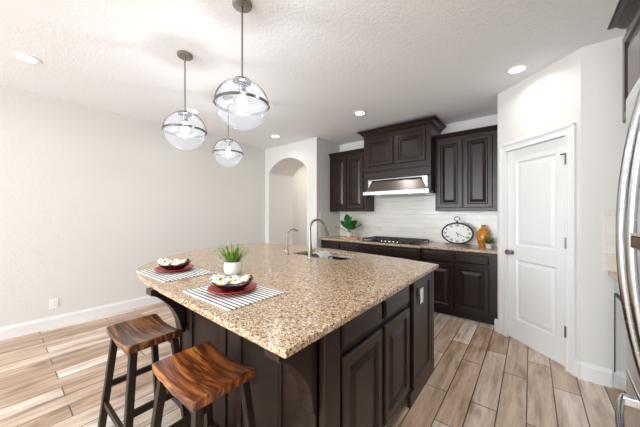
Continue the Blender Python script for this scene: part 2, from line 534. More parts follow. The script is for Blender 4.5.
def crown(m, x0, x1, yf, yb, z0, z1, out, left=True, right=True):
    # stepped crown moulding: lofted rectangular rings growing outwards
    prof = [(0, 0), (.008, 0), (.008, .25), (.3, .45), (.55, .75), (.9, .85), (.9, .92), (1, .92), (1, 1)]
    rings = []
    for o_, t in prof:
        e = .0 + out * o_; z = z0 + (z1 - z0) * t
        a = x0 - (e if left else 0); b = x1 + (e if right else 0)
        rings.append([(a, yf - e, z), (b, yf - e, z), (b, yb, z), (a, yb, z)])
    return m.loft(rings)


def upper(name, label, x0, x1, yf, z0, z1, doors, ztop, left, right, dz0, dz1, group=None):
    t = thing(name, label, 'cabinet', (x0, yf, z0), 0, group); w = x1 - x0; dep = YB - .012 - yf
    MB().box(0, w, 0, dep, 0, z1 - z0).build('cabinet_box', 'espresso_wood', t, bevel=.002)
    crown(MB(), 0, w, 0, dep, z1 - z0, ztop - z0, .055, left, right).build('crown_moulding', 'espresso_wood', t)
    for a, b in doors: door(t, a - x0, dz0 - z0, b - a, dz1 - dz0)
    return t


upper('upper_cabinet', 'dark espresso wall cabinet left of the range hood', XR, -2.235, 4.06, 1.40, 2.42, [(-2.985, -2.635), (-2.62, -2.27)], 2.495, False, True, 1.445, 2.39)
upper('upper_cabinet', 'dark espresso wall cabinet right of the range hood above the clock', -1.092, -.302, 4.06, 1.40, 2.42, [(-1.068, -.735), (-.722, -.385)], 2.495, False, False, 1.445, 2.40)
# hood cabinet: taller and deeper
t = thing('hood_cabinet', 'tall deep espresso cabinet over the range hood, reaching nearly to the ceiling', 'cabinet', (-2.165, 3.86, 0))
hw = 2.165 - 1.098
m = MB(); m.box(0, hw, 0, YB - .012 - 3.86, 2.04, 2.6); m.build('cabinet_box', 'espresso_wood', t, bevel=.002)
m = MB(); m.box(0, hw, .004, .03, 1.925, 2.045); m.box(0, .03, .03, YB - .012 - 3.86, 1.715, 2.04); m.box(hw - .03, hw, .03, YB - .012 - 3.86, 1.715, 2.04)
m.box(0, .05, .004, .03, 1.72, 1.93); m.box(hw - .05, hw, .004, .03, 1.72, 1.93)
m.build('apron', 'espresso_wood', t, bevel=.002)
for z in (2.045, 1.92):
    MB().box(-.012, hw + .012, -.02, .03, z - .01, z + .008).build('ledge_moulding', 'espresso_wood', t, bevel=.005)
crown(MB(), 0, hw, 0, YB - .012 - 3.86, 2.6, 2.705, .085).build('crown_moulding', 'espresso_wood', t)
door(t, .06, 2.125, .455, .43); door(t, .545, 2.125, .455, .43)

# stainless hood insert
t = thing('range_hood', 'stainless steel range hood under the tall dark cabinet', 'range hood', (-1.63, 3.86, 0))
m = MB()
def rr(xa, xb, ya, yb, z): return [(xa, ya, z), (xb, ya, z), (xb, yb, z), (xa, yb, z)]
m.loft([rr(-.475, .475, -.045, .5, 1.71), rr(-.40, .40, .02, .5, 1.87), rr(-.40, .40, .03, .5, 1.90)])
m.build('canopy', 'hood_steel', t)
MB().box(-.505, .53, -.085, .5, 1.655, 1.712).build('lip', 'stainless', t, bevel=.004)
MB().box(-.48, .48, .035, .045, 1.71, 1.915).build('liner', 'stainless', t)
m = MB()
for i in range(3): m.box(-.36 + i * .245, -.13 + i * .245, 0, .38, 1.650, 1.656)
m.build('filter', 'dark_nickel', t)
for x in (-.25, .25): MB().lathe([(.001, 1.649), (.03, 1.649), (.03, 1.656)], 16, (x, -.045, 0)).build('hood_lamp', 'white_plastic', t)


# base cabinets on the back wall
def base_unit(name, label, x0, x1, yf, fronts, group=None):
    t = thing(name, label, 'cabinet', (x0, yf, 0), 0, group); w = x1 - x0; dep = YB - .012 - yf
    MB().box(0, w, 0, dep, .095, .883).build('cabinet_box', 'espresso_wood', t, bevel=.002)
    MB().box(0, w, .06, .075, 0, .095).build('toe_kick', 'espresso_wood', t)
    for kind, a, b, z0, z1 in fronts:
        door(t, a - x0, z0, b - a, z1 - z0, kind, prof=DRAW if kind == 'drawer' else DOOR)
    return t


base_unit('base_cabinet', 'dark base cabinet with two drawers and two doors below the oval clock', -1.205, -.302, 3.78,
          [('drawer', -1.18, -.79, .73, .845), ('drawer', -.772, -.396, .73, .845), ('door', -1.18, -.79, .11, .70), ('door', -.772, -.396, .11, .70)])
base_unit('base_cabinet', 'dark base cabinet standing forward under the black cooktop', -2.16, -1.207, 3.735,
          [('drawer', -2.13, -1.70, .73, .845), ('drawer', -1.67, -1.235, .73, .845), ('door', -2.13, -1.70, .11, .70), ('door', -1.67, -1.235, .11, .70)])
base_unit('base_cabinet', 'dark base cabinet in the far left corner below the leafy plant', XR + .012, -2.162, 3.78,
          [('drawer', -2.98, -2.59, .73, .845), ('drawer', -2.57, -2.185, .73, .845), ('door', -2.98, -2.59, .11, .70), ('door', -2.57, -2.185, .11, .70)])
m = MB().prism_z([(XR + .011, YB - .011), (XR + .011, 3.75), (-2.19, 3.75), (-2.16, 3.70), (-1.205, 3.70), (-1.175, 3.75), (-.302, 3.75), (-.302, YB - .011)], .8835, .915)
tag(m.build('back_countertop', 'granite', bevel=.006), 'speckled granite countertop along the back wall under the tile', 'countertop')

# ------------------------------------------------------------------ island
isl = thing('kitchen_island', 'large dark island cabinet with raised panel doors and curved corbels', 'island', (-1.6, 1.6, 0))
OX, OY = -1.6, 1.6
L = lambda pts: [(x - OX, y - OY) for x, y in pts]
foot = [(-.68, .86), (-1.98, .86), (-2.78, 1.55), (-2.95, 2.42), (-.68, 2.42)]
m = MB()                                             # carcass: hollow walls so the sink bowls hang free
inn = [(-.72, .90), (-1.96, .90), (-2.74, 1.57), (-2.90, 2.38), (-.72, 2.38)]
rings = [[(x, y, z) for x, y in L(p)] for p, z in ((foot, .10), (foot, .883), (inn, .883), (inn, .12))]
m.loft(rings); m.build('carcass', 'espresso_wood', isl)
toe = [(-.75, .93), (-1.95, .93), (-2.70, 1.58), (-2.86, 2.34), (-.75, 2.34)]
MB().prism_z(L(toe), 0, .105).build('toe_kick', 'espresso_wood', isl)
# seating side: flat boards with raised battens, rail and plinth
m = MB(); m.box(-1.98 - OX, -.68 - OX, .845 - OY, .862 - OY, 0, .883); m.build('back_panel', 'espresso_wood', isl, bevel=.002)
m = MB()
for x in (-1.965, -1.79, -1.385, -1.235, -.92, -.712): m.box(x - .018 - OX, x + .018 - OX, .835 - OY, .846 - OY, .10, .883)
m.box(-1.98 - OX, -.68 - OX, .833 - OY, .846 - OY, 0, .10)
m.build('batten', 'espresso_wood', isl, bevel=.003)
# right end: face frame, doors, drawers, tall end panel
def isle_front(kind, y0, y1, z0, z1, prof):
    return MB().panel(y1 - y0, z1 - z0, .022, prof).build(kind, 'espresso_wood', isl, loc=(-.655 - OX, y0 - OY, z0), rotz=radians(90))


isle_front('drawer', .985, 1.385, .755, .865, DRAW); isle_front('drawer', 1.425, 1.815, .755, .865, DRAW)
isle_front('door', .985, 1.385, .135, .715, DOOR); isle_front('door', 1.425, 1.815, .135, .715, DOOR)
ep = isle_front('end_panel', 1.89, 2.32, .10, .872, [(0, .003), (.003, 0), (.05, 0), (.056, .008), (.07, .009)])
MB().box(-.68 - OX, -.657 - OX, 1.83 - OY, 2.415 - OY, 0, .1).build('plinth', 'espresso_wood', isl, bevel=.003)
MB().box(-.70 - OX, -.652 - OX, .845 - OY, .955 - OY, 0, .883).build('corner_post', 'espresso_wood', isl, bevel=.004)
MB().box(-.70 - OX, -.66 - OX, 2.345 - OY, 2.42 - OY, 0, .883).build('corner_post', 'espresso_wood', isl, bevel=.004)
io = bpy.data.objects.new('island_outlet', None); COL.objects.link(io); io.parent = isl; io.rotation_euler.z = radians(90); io.location = (-.648 - OX, 2.03 - OY, .75)
io['label'] = 'metal covered outlet on the island end panel'
MB().box(-.034, .034, -.008, 0, -.058, .058).build('cover_plate', 'chrome', io, bevel=.003)
MB().box(-.017, .017, -.011, -.007, -.045, .045).build('socket', 'white_plastic', io)


def corbel(x0, x1):
    # side profile in (y, z): flat top, concave curve below, short foot at the wall
    pts = [(.835, .883), (.625, .883), (.625, .846), (.640, .842), (.660, .831), (.682, .813), (.703, .793), (.724, .771), (.744, .746), (.762, .718), (.779, .687),
           (.792, .655), (.802, .622), (.808, .590), (.811, .560), (.817, .548), (.835, .548)]
    MB().prism_x([(y - OY, z) for y, z in pts], x0 - OX, x1 - OX).build('corbel', 'espresso_wood', isl, bevel=.003)


corbel(-.765, -.685); corbel(-1.955, -1.868)

# granite worktop with sink cut-out, rounded left side
edge = [(-.638, .610), (-1.0, .616), (-1.25, .622), (-1.76, .637), (-2.10, .655), (-2.24, .672), (-2.36, .695), (-2.46, .723), (-2.56, .768), (-2.67, .838), (-2.80, .945), (-2.90, 1.045), (-2.99, 1.15), (-3.07, 1.26),
        (-3.17, 1.43), (-3.25, 1.60), (-3.31, 1.79), (-3.345, 1.98), (-3.345, 2.16), (-3.31, 2.33), (-3.23, 2.48), (-3.1, 2.60), (-2.9, 2.68), (-2.5, 2.72), (-2.0, 2.71),
        (-1.5, 2.66), (-1.0, 2.58), (-.638, 2.49)]
SX0, SX1, SY0, SY1 = -2.12, -1.42, 2.12, 2.50


def rrect(x0, x1, y0, y1, r, n=5):
    p = []
    for cx, cy, a in ((x1 - r, y1 - r, 0), (x0 + r, y1 - r, 90), (x0 + r, y0 + r, 180), (x1 - r, y0 + r, 270)):
        p += arc(cx, cy, r, a, a + 90, n)
    return p


m = MB(); bm = m.bm; hole = rrect(SX0, SX1, SY0, SY1, .05)
tops = []
for z in (.883, .915):
    es = []; loops = []
    for lp in (edge, hole):
        vs = [bm.verts.new((x - OX, y - OY, z)) for x, y in lp]; loops.append(vs)
        es += [bm.edges.new((vs[i], vs[(i + 1) % len(vs)])) for i in range(len(vs))]
    bmesh.ops.triangle_fill(bm, use_beauty=True, edges=es); tops.append(loops)
for k in (0, 1):
    a, b = tops[0][k], tops[1][k]
    for i in range(len(a)):
        j = (i + 1) % len(a); bm.faces.new((a[i], a[j], b[j], b[i]))
wt = m.build('island_worktop', 'granite', loc=(OX, OY, 0), bevel=.006)
tag(wt, 'big rounded granite island worktop with speckled beige pattern', 'countertop')

# double sink under the worktop
sk = thing('kitchen_sink', 'stainless double bowl sink set into the granite island', 'sink', (-1.77, 2.31, .883))
for x0, x1 in ((-.355, .02), (.04, .355)):
    m = MB(); y0, y1 = -.195, .195
    outer = lambda i, z: [(x, y, z) for x, y in rrect(x0 + i, x1 - i, y0 + i, y1 - i, .05)]
    m.loft([outer(-.012, -.001), outer(0, -.001), outer(.012, -.17), outer(.05, -.185), outer(.15, -.188)], cap=False)
    R = m.bm.verts[:]; m.bm.faces.new(R[-24:])
    b_ = m.build('basin', 'sink_steel', sk, smooth=True)
    MB().lathe([(.001, -.184), (.03, -.184), (.04, -.187)], 20, ((x0 + x1) / 2, 0, 0)).build('drain', 'chrome', b_, smooth=True)
MB().box(.018, .042, -.195, .195, -.03, -.004).build('divider', 'sink_steel', sk, bevel=.004)

# faucets
fa = thing('kitchen_faucet', 'tall gooseneck pull-down faucet beside the island sink', 'faucet', (-1.764, 2.035, .915))
MB().lathe([(.030, 0), (.030, .006), (.026, .012)], 24).build('base_flange', 'chrome', fa, smooth=True)
MB().lathe([(.024, .01), (.024, .05), (.021, .10), (.016, .16), (.0125, .24)], 24).build('body', 'brushed_nickel', fa, smooth=True)
fd = Vector((.45, .89, 0)).normalized()
pth = [(0, 0, .2), (0, 0, .28)] + [tuple(fd * (.082 - .082 * cos(radians(a))) + Vector((0, 0, .305 + .082 * sin(radians(a))))) for a in range(0, 166, 11)]
MB().tube(pth, .0125, 14).build('spout', 'brushed_nickel', fa, smooth=True)
e = Vector(pth[-1]); tdir = (Vector(pth[-1]) - Vector(pth[-2])).normalized()
MB().tube([e, e + tdir * .02, e + tdir * .1, e + tdir * .115], [.0125, .015, .018, .016], 14).build('spray_head', 'brushed_nickel', fa, smooth=True)
MB().tube([(.02, -.005, .075), (.05, -.012, .082), (.09, -.02, .10)], [.009, .008, .006], 10).build('lever', 'brushed_nickel', fa, smooth=True)
fb = thing('filter_faucet', 'slim low gooseneck water filter tap left of the tall faucet', 'faucet', (-2.115, 2.055, .915))
MB().lathe([(.022, 0), (.022, .005), (.015, .01), (.013, .045), (.010, .05)], 20).build('base_flange', 'brushed_nickel', fb, smooth=True)
pth = [(0, 0, .04), (0, 0, .18)] + [tuple(fd * (.068 - .068 * cos(radians(a))) + Vector((0, 0, .205 + .068 * sin(radians(a))))) for a in range(0, 151, 12)]
MB().tube(pth, .0085, 10).build('spout', 'brushed_nickel', fb, smooth=True)
MB().tube([(-.008, -.01, .035), (-.03, -.03, .045)], [.006, .004], 8).build('lever', 'chrome', fb, smooth=True)

# striped towel over the sink divider / front edge
m = MB(); rows = []
pathz = [(-.088, -.085), (-.084, -.02), (-.07, .030), (-.03, .050), (.02, .050), (.066, .032), (.084, -.02), (.088, -.09)]
for i in range(13):
    v = i / 12; y = -.20 + .19 * v
    rows.append([(x * (1 + .06 * sin(v * 9)), y, z + .004 * sin(v * 14 + x * 60)) for x, z in pathz])
m.loft(rows, cap=False, closed=False)
tw = m.build('dish_towel', 'towel_stripe', smooth=True, loc=(-1.785, 2.335, .897))
sm = tw.modifiers.new('thick', 'SOLIDIFY'); sm.thickness = .007
tag(tw, 'blue and white striped dish towel hung over the sink divider', 'towel')

# ------------------------------------------------------------------ things on the island
def placemat(x0, x1, y0, y1, label):
    m = MB(); nx = 24; w = x1 - x0; h = y1 - y0; ny = 44
    g = [[m.bm.verts.new((-w / 2 + w * i / nx + (.004 * sin(j * 2.6) if i in (0, nx) else 0), -h / 2 + h * j / ny, .0002 * sin(i * 1.3) * cos(j * .7))) for i in range(nx + 1)] for j in range(ny + 1)]
    for j in range(ny):
        for i in range(nx): m.bm.faces.new((g[j][i], g[j][i + 1], g[j + 1][i + 1], g[j + 1][i]))
    o = m.build('placemat', 'mat_stripe', loc=((x0 + x1) / 2, (y0 + y1) / 2, .9205))
    s_ = o.modifiers.new('thick', 'SOLIDIFY'); s_.thickness = .004; s_.offset = -1
    return tag(o, label, 'placemat', 'striped placemats on the island')


placemat(-2.40, -1.875, .700, 1.067, 'navy striped placemat nearer the rounded end of the island')
placemat(-1.568, -1.093, .686, 1.053, 'navy striped placemat nearest the viewer, beside the potted grass')


def table_setting(x, y, rot, where):
    z = .9245
    pl = MB().lathe([(.001, 0), (.075, 0), (.08, .003), (.13, .018), (.137, .022), (.136, .025), (.128, .023), (.082, .009), (.001, .007)], 48).build('plate', 'red_glaze', loc=(x, y, z), smooth=True)
    tag(pl, 'red glazed dinner plate on the placemat ' + where, 'plate', 'red plates')
    m = MB(); rings = []; n = 48
    for s_, zz in ((.001, .0), (.50, 0), (.56, .004), (.80, .022), (.96, .044), (1.0, .050), (.97, .051), (.90, .044), (.72, .022), (.45, .009), (.001, .008)):
        ring = []
        for i in range(n):
            a = 2 * pi * i / n; lift = .018 * max(0, abs(cos(a)) - .75) / .25 * (zz / .05)
            ring.append((.118 * s_ * cos(a), .094 * s_ * sin(a), zz * .82 + lift))
        rings.append(ring)
    b = m.loft(rings).build('bowl', 'navy_glaze', loc=(x, y, z + .0092), rotz=rot, smooth=True)
    tag(b, 'oval dark navy bowl on the red plate ' + where, 'bowl', 'navy bowls')
    # folded floral napkin, draped across the bowl
    m = MB(); nx, ny = 26, 16; g = []
    for j in range(ny + 1):
        row = []
        for i in range(nx + 1):
            u = i / nx * 2 - 1; v = j / ny * 2 - 1
            wdt = .054 * (1 - .35 * abs(u) ** 3)
            px, py = .108 * u + .01 * v, wdt * v + .012 * sin(u * 4)
            zz = .034 + .020 * (1 - v * v) * (1 - .5 * u * u) + .004 * sin(u * 9 + v * 5) + .003 * sin(v * 13) + .022 * abs(u) ** 4
            row.append(m.bm.verts.new((px, py, zz)))
        g.append(row)
    for j in range(ny):
        for i in range(nx): m.bm.faces.new((g[j][i], g[j][i + 1], g[j + 1][i + 1], g[j + 1][i]))
    o = m.build('napkin', 'floral_cloth', loc=(x, y, z + .0142), rotz=rot + .05, smooth=True)
    s_ = o.modifiers.new('thick', 'SOLIDIFY'); s_.thickness = .012; s_.offset = -1
    tag(o, 'floral print napkin folded in the navy bowl ' + where, 'napkin', 'floral napkins')


table_setting(-2.175, .895, radians(35), 'nearer the rounded end of the island')
table_setting(-1.345, .872, radians(35), 'nearest the viewer')


def blade(m, base, d, length, w, droop, n=6):
    # tapering curved leaf blade with a crease
    d = Vector(d).normalized(); side = d.cross(Vector((0, 0, 1))).normalized()
    if side.length < .1: side = Vector((1, 0, 0))
    hor = Vector((d.x, d.y, 0)); rows = []
    for i in range(n + 1):
        t = i / n; c = Vector(base) + d * length * t + hor * droop * t * t - Vector((0, 0, 1)) * droop * .6 * t * t
        ww = w * (1 - t) ** .7 * (.6 + 1.2 * t if t < .35 else 1) + .0006
        rows.append([tuple(c - side * ww / 2), tuple(c + Vector((0, 0, -.0015))), tuple(c + side * ww / 2)])
    m.loft(rows, cap=False, closed=False)


pg = thing('potted_plant', 'spiky green grass plant in a round white pot on the island', 'potted plant', (-1.735, 1.125, .9155))
MB().lathe([(.001, 0), (.045, 0), (.060, .012), (.067, .04), (.066, .07), (.061, .094), (.056, .096), (.054, .085), (.001, .083)], 36).build('pot', 'ceramic_white', pg, smooth=True)
MB().lathe([(.001, .084), (.053, .0845), (.054, .082)], 20).build('soil', 'soil', pg)
m = MB()
for i in range(120):
    a = random.uniform(0, 2 * pi); r = .038 * sqrt(random.random()); tilt = random.uniform(.05, .8)
    blade(m, (r * cos(a), r * sin(a), .08), (sin(tilt) * cos(a), sin(tilt) * sin(a), cos(tilt)), random.uniform(.10, .172), random.uniform(.009, .015), random.uniform(.0, .035))
m.build('foliage', 'grass_leaf', pg, smooth=True)

# ------------------------------------------------------------------ things on the back counter
ct = thing('gas_cooktop', 'black gas cooktop with iron grates on the back counter', 'cooktop', (-1.70, 4.05, .915))
MB().box(-.455, .455, -.26, .26, 0.0005, .012).build('hob_plate', 'black_gloss', ct, bevel=.004)
for gx in (-.305, 0, .305):
    m = MB(); w = .145
    for y in (-.235, -.08, .08, .235): m.box(gx - w, gx + w, y - .006, y + .006, .032, .046)
    for x in (-w, 0, w): m.box(gx + x - .006, gx + x + .006, -.235, .235, .032, .046)
    for x in (-w, w):
        for y in (-.229, .229): m.box(gx + x - .007, gx + x + .007, y - .007, y + .007, .011, .034)
    m.build('grate', 'black_iron', ct, bevel=.002)
for x, y, r in ((-.305, -.13, .04), (-.305, .13, .034), (0, .05, .052), (.305, -.13, .034), (.305, .13, .042)):
    MB().lathe([(r, .012), (r, .02), (r * .75, .022), (r * .75, .03), (.001, .031)], 20, (x, y, 0)).build('burner', 'black_iron', ct, smooth=True)
for i in range(5):
    MB().lathe([(.021, .012), (.020, .03), (.017, .033), (.001, .033)], 18, (-.13 + .065 * i, -.215, 0)).build('knob', 'stainless', ct, smooth=True)

# oval clock on a splayed foot
ck = thing('mantel_clock', 'oval black framed clock with a ring on top, on the back counter', 'clock', (-.822, 4.16, .915), radians(4))
cz = .166; rx, rz = .196, .144
m = MB(); rings = []
for i in range(49):
    a = 2 * pi * i / 48; ring = []
    for k in range(10):
        b = 2 * pi * k / 10; q = .012 * cos(b)
        ring.append(((rx + q) * cos(a), .018 * sin(b), cz + (rz + q) * sin(a)))
    rings.append(ring)
m.loft(rings, cap=False); bmesh.ops.remove_doubles(m.bm, verts=m.bm.verts, dist=1e-6)
m.build('frame', 'black_iron', ck, smooth=True)
dial = MB().prism_y([(rx * cos(2 * pi * i / 48), cz + rz * sin(2 * pi * i / 48)) for i in range(48)], -.006, .018).build('dial', 'ceramic_white', ck)
try:
    pass
    for k, tx in enumerate(['XII', 'I', 'II', 'III', 'IIII', 'V', 'VI', 'VII', 'VIII', 'IX', 'X', 'XI']):
        cu = bpy.data.curves.new('num', 'FONT'); cu.body = tx; cu.size = .042; cu.extrude = .0006; cu.align_x = 'CENTER'; cu.align_y = 'CENTER'; cu.offset = .0012
        to = bpy.data.objects.new('num', cu); COL.objects.link(to); bpy.context.view_layer.update()
        me = bpy.data.meshes.new_from_object(to.evaluated_get(bpy.context.evaluated_depsgraph_get()))
        a = pi / 2 - k * pi / 6
        me.transform(Matrix.Translation((.80 * rx * cos(a), -.0072, cz + .78 * rz * sin(a))) @ Matrix.Rotation(pi / 2, 4, 'X'))
        m = MB(); m.bm.from_mesh(me); m.build('numeral', 'black_iron', dial); bpy.data.objects.remove(to); bpy.data.curves.remove(cu); bpy.data.meshes.remove(me)
except Exception as ex:
    print('numerals skipped', ex)


def hand(a, ln, w, nm):
    d = Vector((sin(a), 0, cos(a))); s_ = Vector((cos(a), 0, -sin(a)))
    c = Vector((0, -.010, cz))
    pts = [c - d * .02 - s_ * w * .5, c + d * ln * .6 - s_ * w, c + d * ln, c + d * ln * .6 + s_ * w, c - d * .02 + s_ * w * .5]
    mm = MB(); mm.loft([[tuple(p) for p in pts], [tuple(p + Vector((0, .002, 0))) for p in pts]]); mm.build(nm, 'black_iron', ck)


hand(radians(160), .066, .005, 'hour_hand'); hand(radians(118), .125, .004, 'minute_hand')
MB().lathe([(.008, -.006), (.008, .012), (.001, .013)], 14, (0, 0, cz), 'y').build('hub', 'black_iron', ck)
MB().lathe([(.016, 0), (.016, .008), (.010, .014), (.014, .022), (.010, .028)], 16, (0, 0, cz + rz + .006)).build('crown', 'black_iron', ck, smooth=True)
MB().tube([(.034 * cos(2 * pi * i / 24), 0, cz + rz + .062 + .030 * sin(2 * pi * i / 24)) for i in range(24)], .0045, 8, True).build('ring', 'black_iron', ck, smooth=True)
m = MB(); m.tube([(-.15 + .3 * i / 14, -.012, .006 + .024 * sin(pi * i / 14)) for i in range(15)], .006, 8)
for s_ in (-1, 1): m.tube([(.06 * s_, -.012, .025), (.065 * s_, .06, .006)], .005, 8)
m.build('foot', 'black_iron', ck, smooth=True)

va = MB().lathe([(.001, 0), (.052, 0), (.062, .02), (.082, .09), (.084, .13), (.072, .19), (.045, .235), (.028, .25), (.027, .275), (.032, .29), (.026, .29), (.022, .272), (.022, .25), (.001, .245)], 36).build('amber_vase', 'amber_glaze', loc=(-.51, 4.245, .9155), smooth=True)
tag(va, 'amber yellow bottle shaped vase beside the oval clock', 'vase')
pp = thing('small_potted_plant', 'small leafy plant in a white pot in front of the amber vase', 'potted plant', (-.425, 4.04, .9155))
MB().lathe([(.001, 0), (.032, 0), (.036, .03), (.044, .062), (.040, .062), (.035, .05), (.001, .05)], 8).build('pot', 'ceramic_white', pp)
m = MB()
for i in range(60):
    a = random.uniform(0, 2 * pi); tl = random.uniform(.2, 1.35)
    blade(m, (.015 * cos(a), .015 * sin(a), .05), (sin(tl) * cos(a), sin(tl) * sin(a), cos(tl)), random.uniform(.07, .115), .022, .02, 5)
m.build('foliage', 'small_leaf', pp, smooth=True)

bd = thing('serving_board', 'light wooden board under the leafy plant on the back counter', 'board', (-2.56, 4.07, .9155), radians(12))
MB().prism_z(rrect(-.17, .17, -.10, .10, .03), 0, .02).build('board', 'terracotta_wood', bd, bevel=.004)
MB().prism_z(rrect(.165, .25, -.018, .018, .015), .003, .017).build('handle', 'terracotta_wood', bd, bevel=.003)
lp = thing('leafy_plant', 'broad leaf green plant in a white pot on the wooden board', 'potted plant', (-2.585, 4.08, .936))
MB().lathe([(.001, 0), (.045, 0), (.055, .012), (.064, .07), (.066, .085), (.060, .085), (.056, .07), (.001, .068)], 28).build('pot', 'ceramic_white', lp, smooth=True)
leaves = [(.2, .9, .16), (1.1, .6, .17), (2.2, 1.0, .16), (3.0, .7, .18), (3.9, 1.1, .16), (4.8, .7, .15), (5.5, 1.05, .18), (.7, .15, .19), (2.7, .25, .22), (4.3, .35, .15), (6.0, .5, .17)]
for a, tl, ln in leaves:
    m = MB(); d = Vector((sin(tl) * cos(a), sin(tl) * sin(a), cos(tl))); base = Vector((0, 0, .07)); s_ = Vector((-sin(a), cos(a), 0)); up = s_.cross(d) * -1
    rows = []; ln *= 1.42; L0 = ln * .4
    for i in range(9):
        t = i / 8; c = base + d * (L0 + (ln - L0) * t * 1.3) + Vector((d.x, d.y, -.4)) * .03 * t * t
        wd = .08 * sin(pi * min(1, t * .95 + .04)) ** .8 + .002
        rows.append([tuple(c + s_ * wd * k + up * .012 * abs(k)) for k in (-1, -.5, 0, .5, 1)])
    m.loft(rows, cap=False, closed=False)
    lf = m.build('leaf', 'glossy_leaf', lp, smooth=True)
    MB().tube([tuple(base - Vector((0, 0, .005))), tuple(base + d * L0)], .003, 6).build('leaf_stalk', 'stem_green', lf)

# ------------------------------------------------------------------ bar stools
def stool(mat):
    t = bpy.data.objects.new('bar_stool', None); COL.objects.link(t)
    m = MB(); nx, ny = 20, 10; w, d = .412, .285; zt2 = .655
    top = []; bot = []
    for j in range(ny + 1):
        rt = []; rb = []
        for i in range(nx + 1):
            u = i / nx * 2 - 1; v = j / ny * 2 - 1
            wob = (.0018 * sin(u * 7 + 1) + .0012 * sin(u * 17)) * abs(v) ** 3
            x = u * w / 2; y = v * d / 2 + wob * (1 if v > 0 else -1)
            sag = .024 * u * u
            rt.append((x, y, zt2 - .010 + sag - .004 * v ** 4)); rb.append((x * (1 - .02), y * .97 + 0, zt2 - .048 + sag * .6))
        top.append(rt); bot.append(rb)
    bm = m.bm
    T = [[bm.verts.new(p) for p in r] for r in top]; B = [[bm.verts.new(p) for p in r] for r in bot]
    for j in range(ny):
        for i in range(nx):
            bm.faces.new((T[j][i], T[j][i + 1], T[j + 1][i + 1], T[j + 1][i])); bm.faces.new((B[j][i], B[j + 1][i], B[j + 1][i + 1], B[j][i + 1]))
    for i in range(nx):
        bm.faces.new((T[0][i], B[0][i], B[0][i + 1], T[0][i + 1])); bm.faces.new((T[ny][i], T[ny][i + 1], B[ny][i + 1], B[ny][i]))
    for j in range(ny):
        bm.faces.new((T[j][0], T[j + 1][0], B[j + 1][0], B[j][0])); bm.faces.new((T[j][nx], B[j][nx], B[j + 1][nx], T[j + 1][nx]))
    m.build('seat', mat, t, bevel=.007, smooth=True)
    tx, ty, bx, by = .165, .105, .238, .162
    for sx in (-1, 1):
        for sy in (-1, 1):
            MB().beam((sx * bx, sy * by, 0), (sx * tx, sy * ty, .618), .036, .036).build('leg', 'stool_leg_wood', t, bevel=.003)
    k = lambda z: (bx + (tx - bx) * z / .618, by + (ty - by) * z / .618)
    for sy in (-1, 1):
        x, y = k(.19); MB().box(-x, x, sy * y - .010, sy * y + .010, .172, .208).build('stretcher', 'stool_leg_wood', t, bevel=.002)
    for sx in (-1, 1):
        x, y = k(.30); MB().box(sx * x - .010, sx * x + .010, -y, y, .282, .318).build('stretcher', 'stool_leg_wood', t, bevel=.002)
    for sy in (-1, 1):
        MB().box(-tx, tx, sy * ty - .010, sy * ty + .010, .575, .612).build('apron_rail', 'stool_leg_wood', t, bevel=.002)
    return t


s1 = stool('seat_dark'); s1.location = (-1.858, .585, 0)
tag(s1, 'bar stool with the darker brown saddle seat, farther left', 'stool', 'bar stools at the island')
s2 = stool('seat_amber'); s2.location = (-1.185, .610, 0)
tag(s2, 'bar stool with the lighter orange brown saddle seat, nearer the viewer', 'stool', 'bar stools at the island')

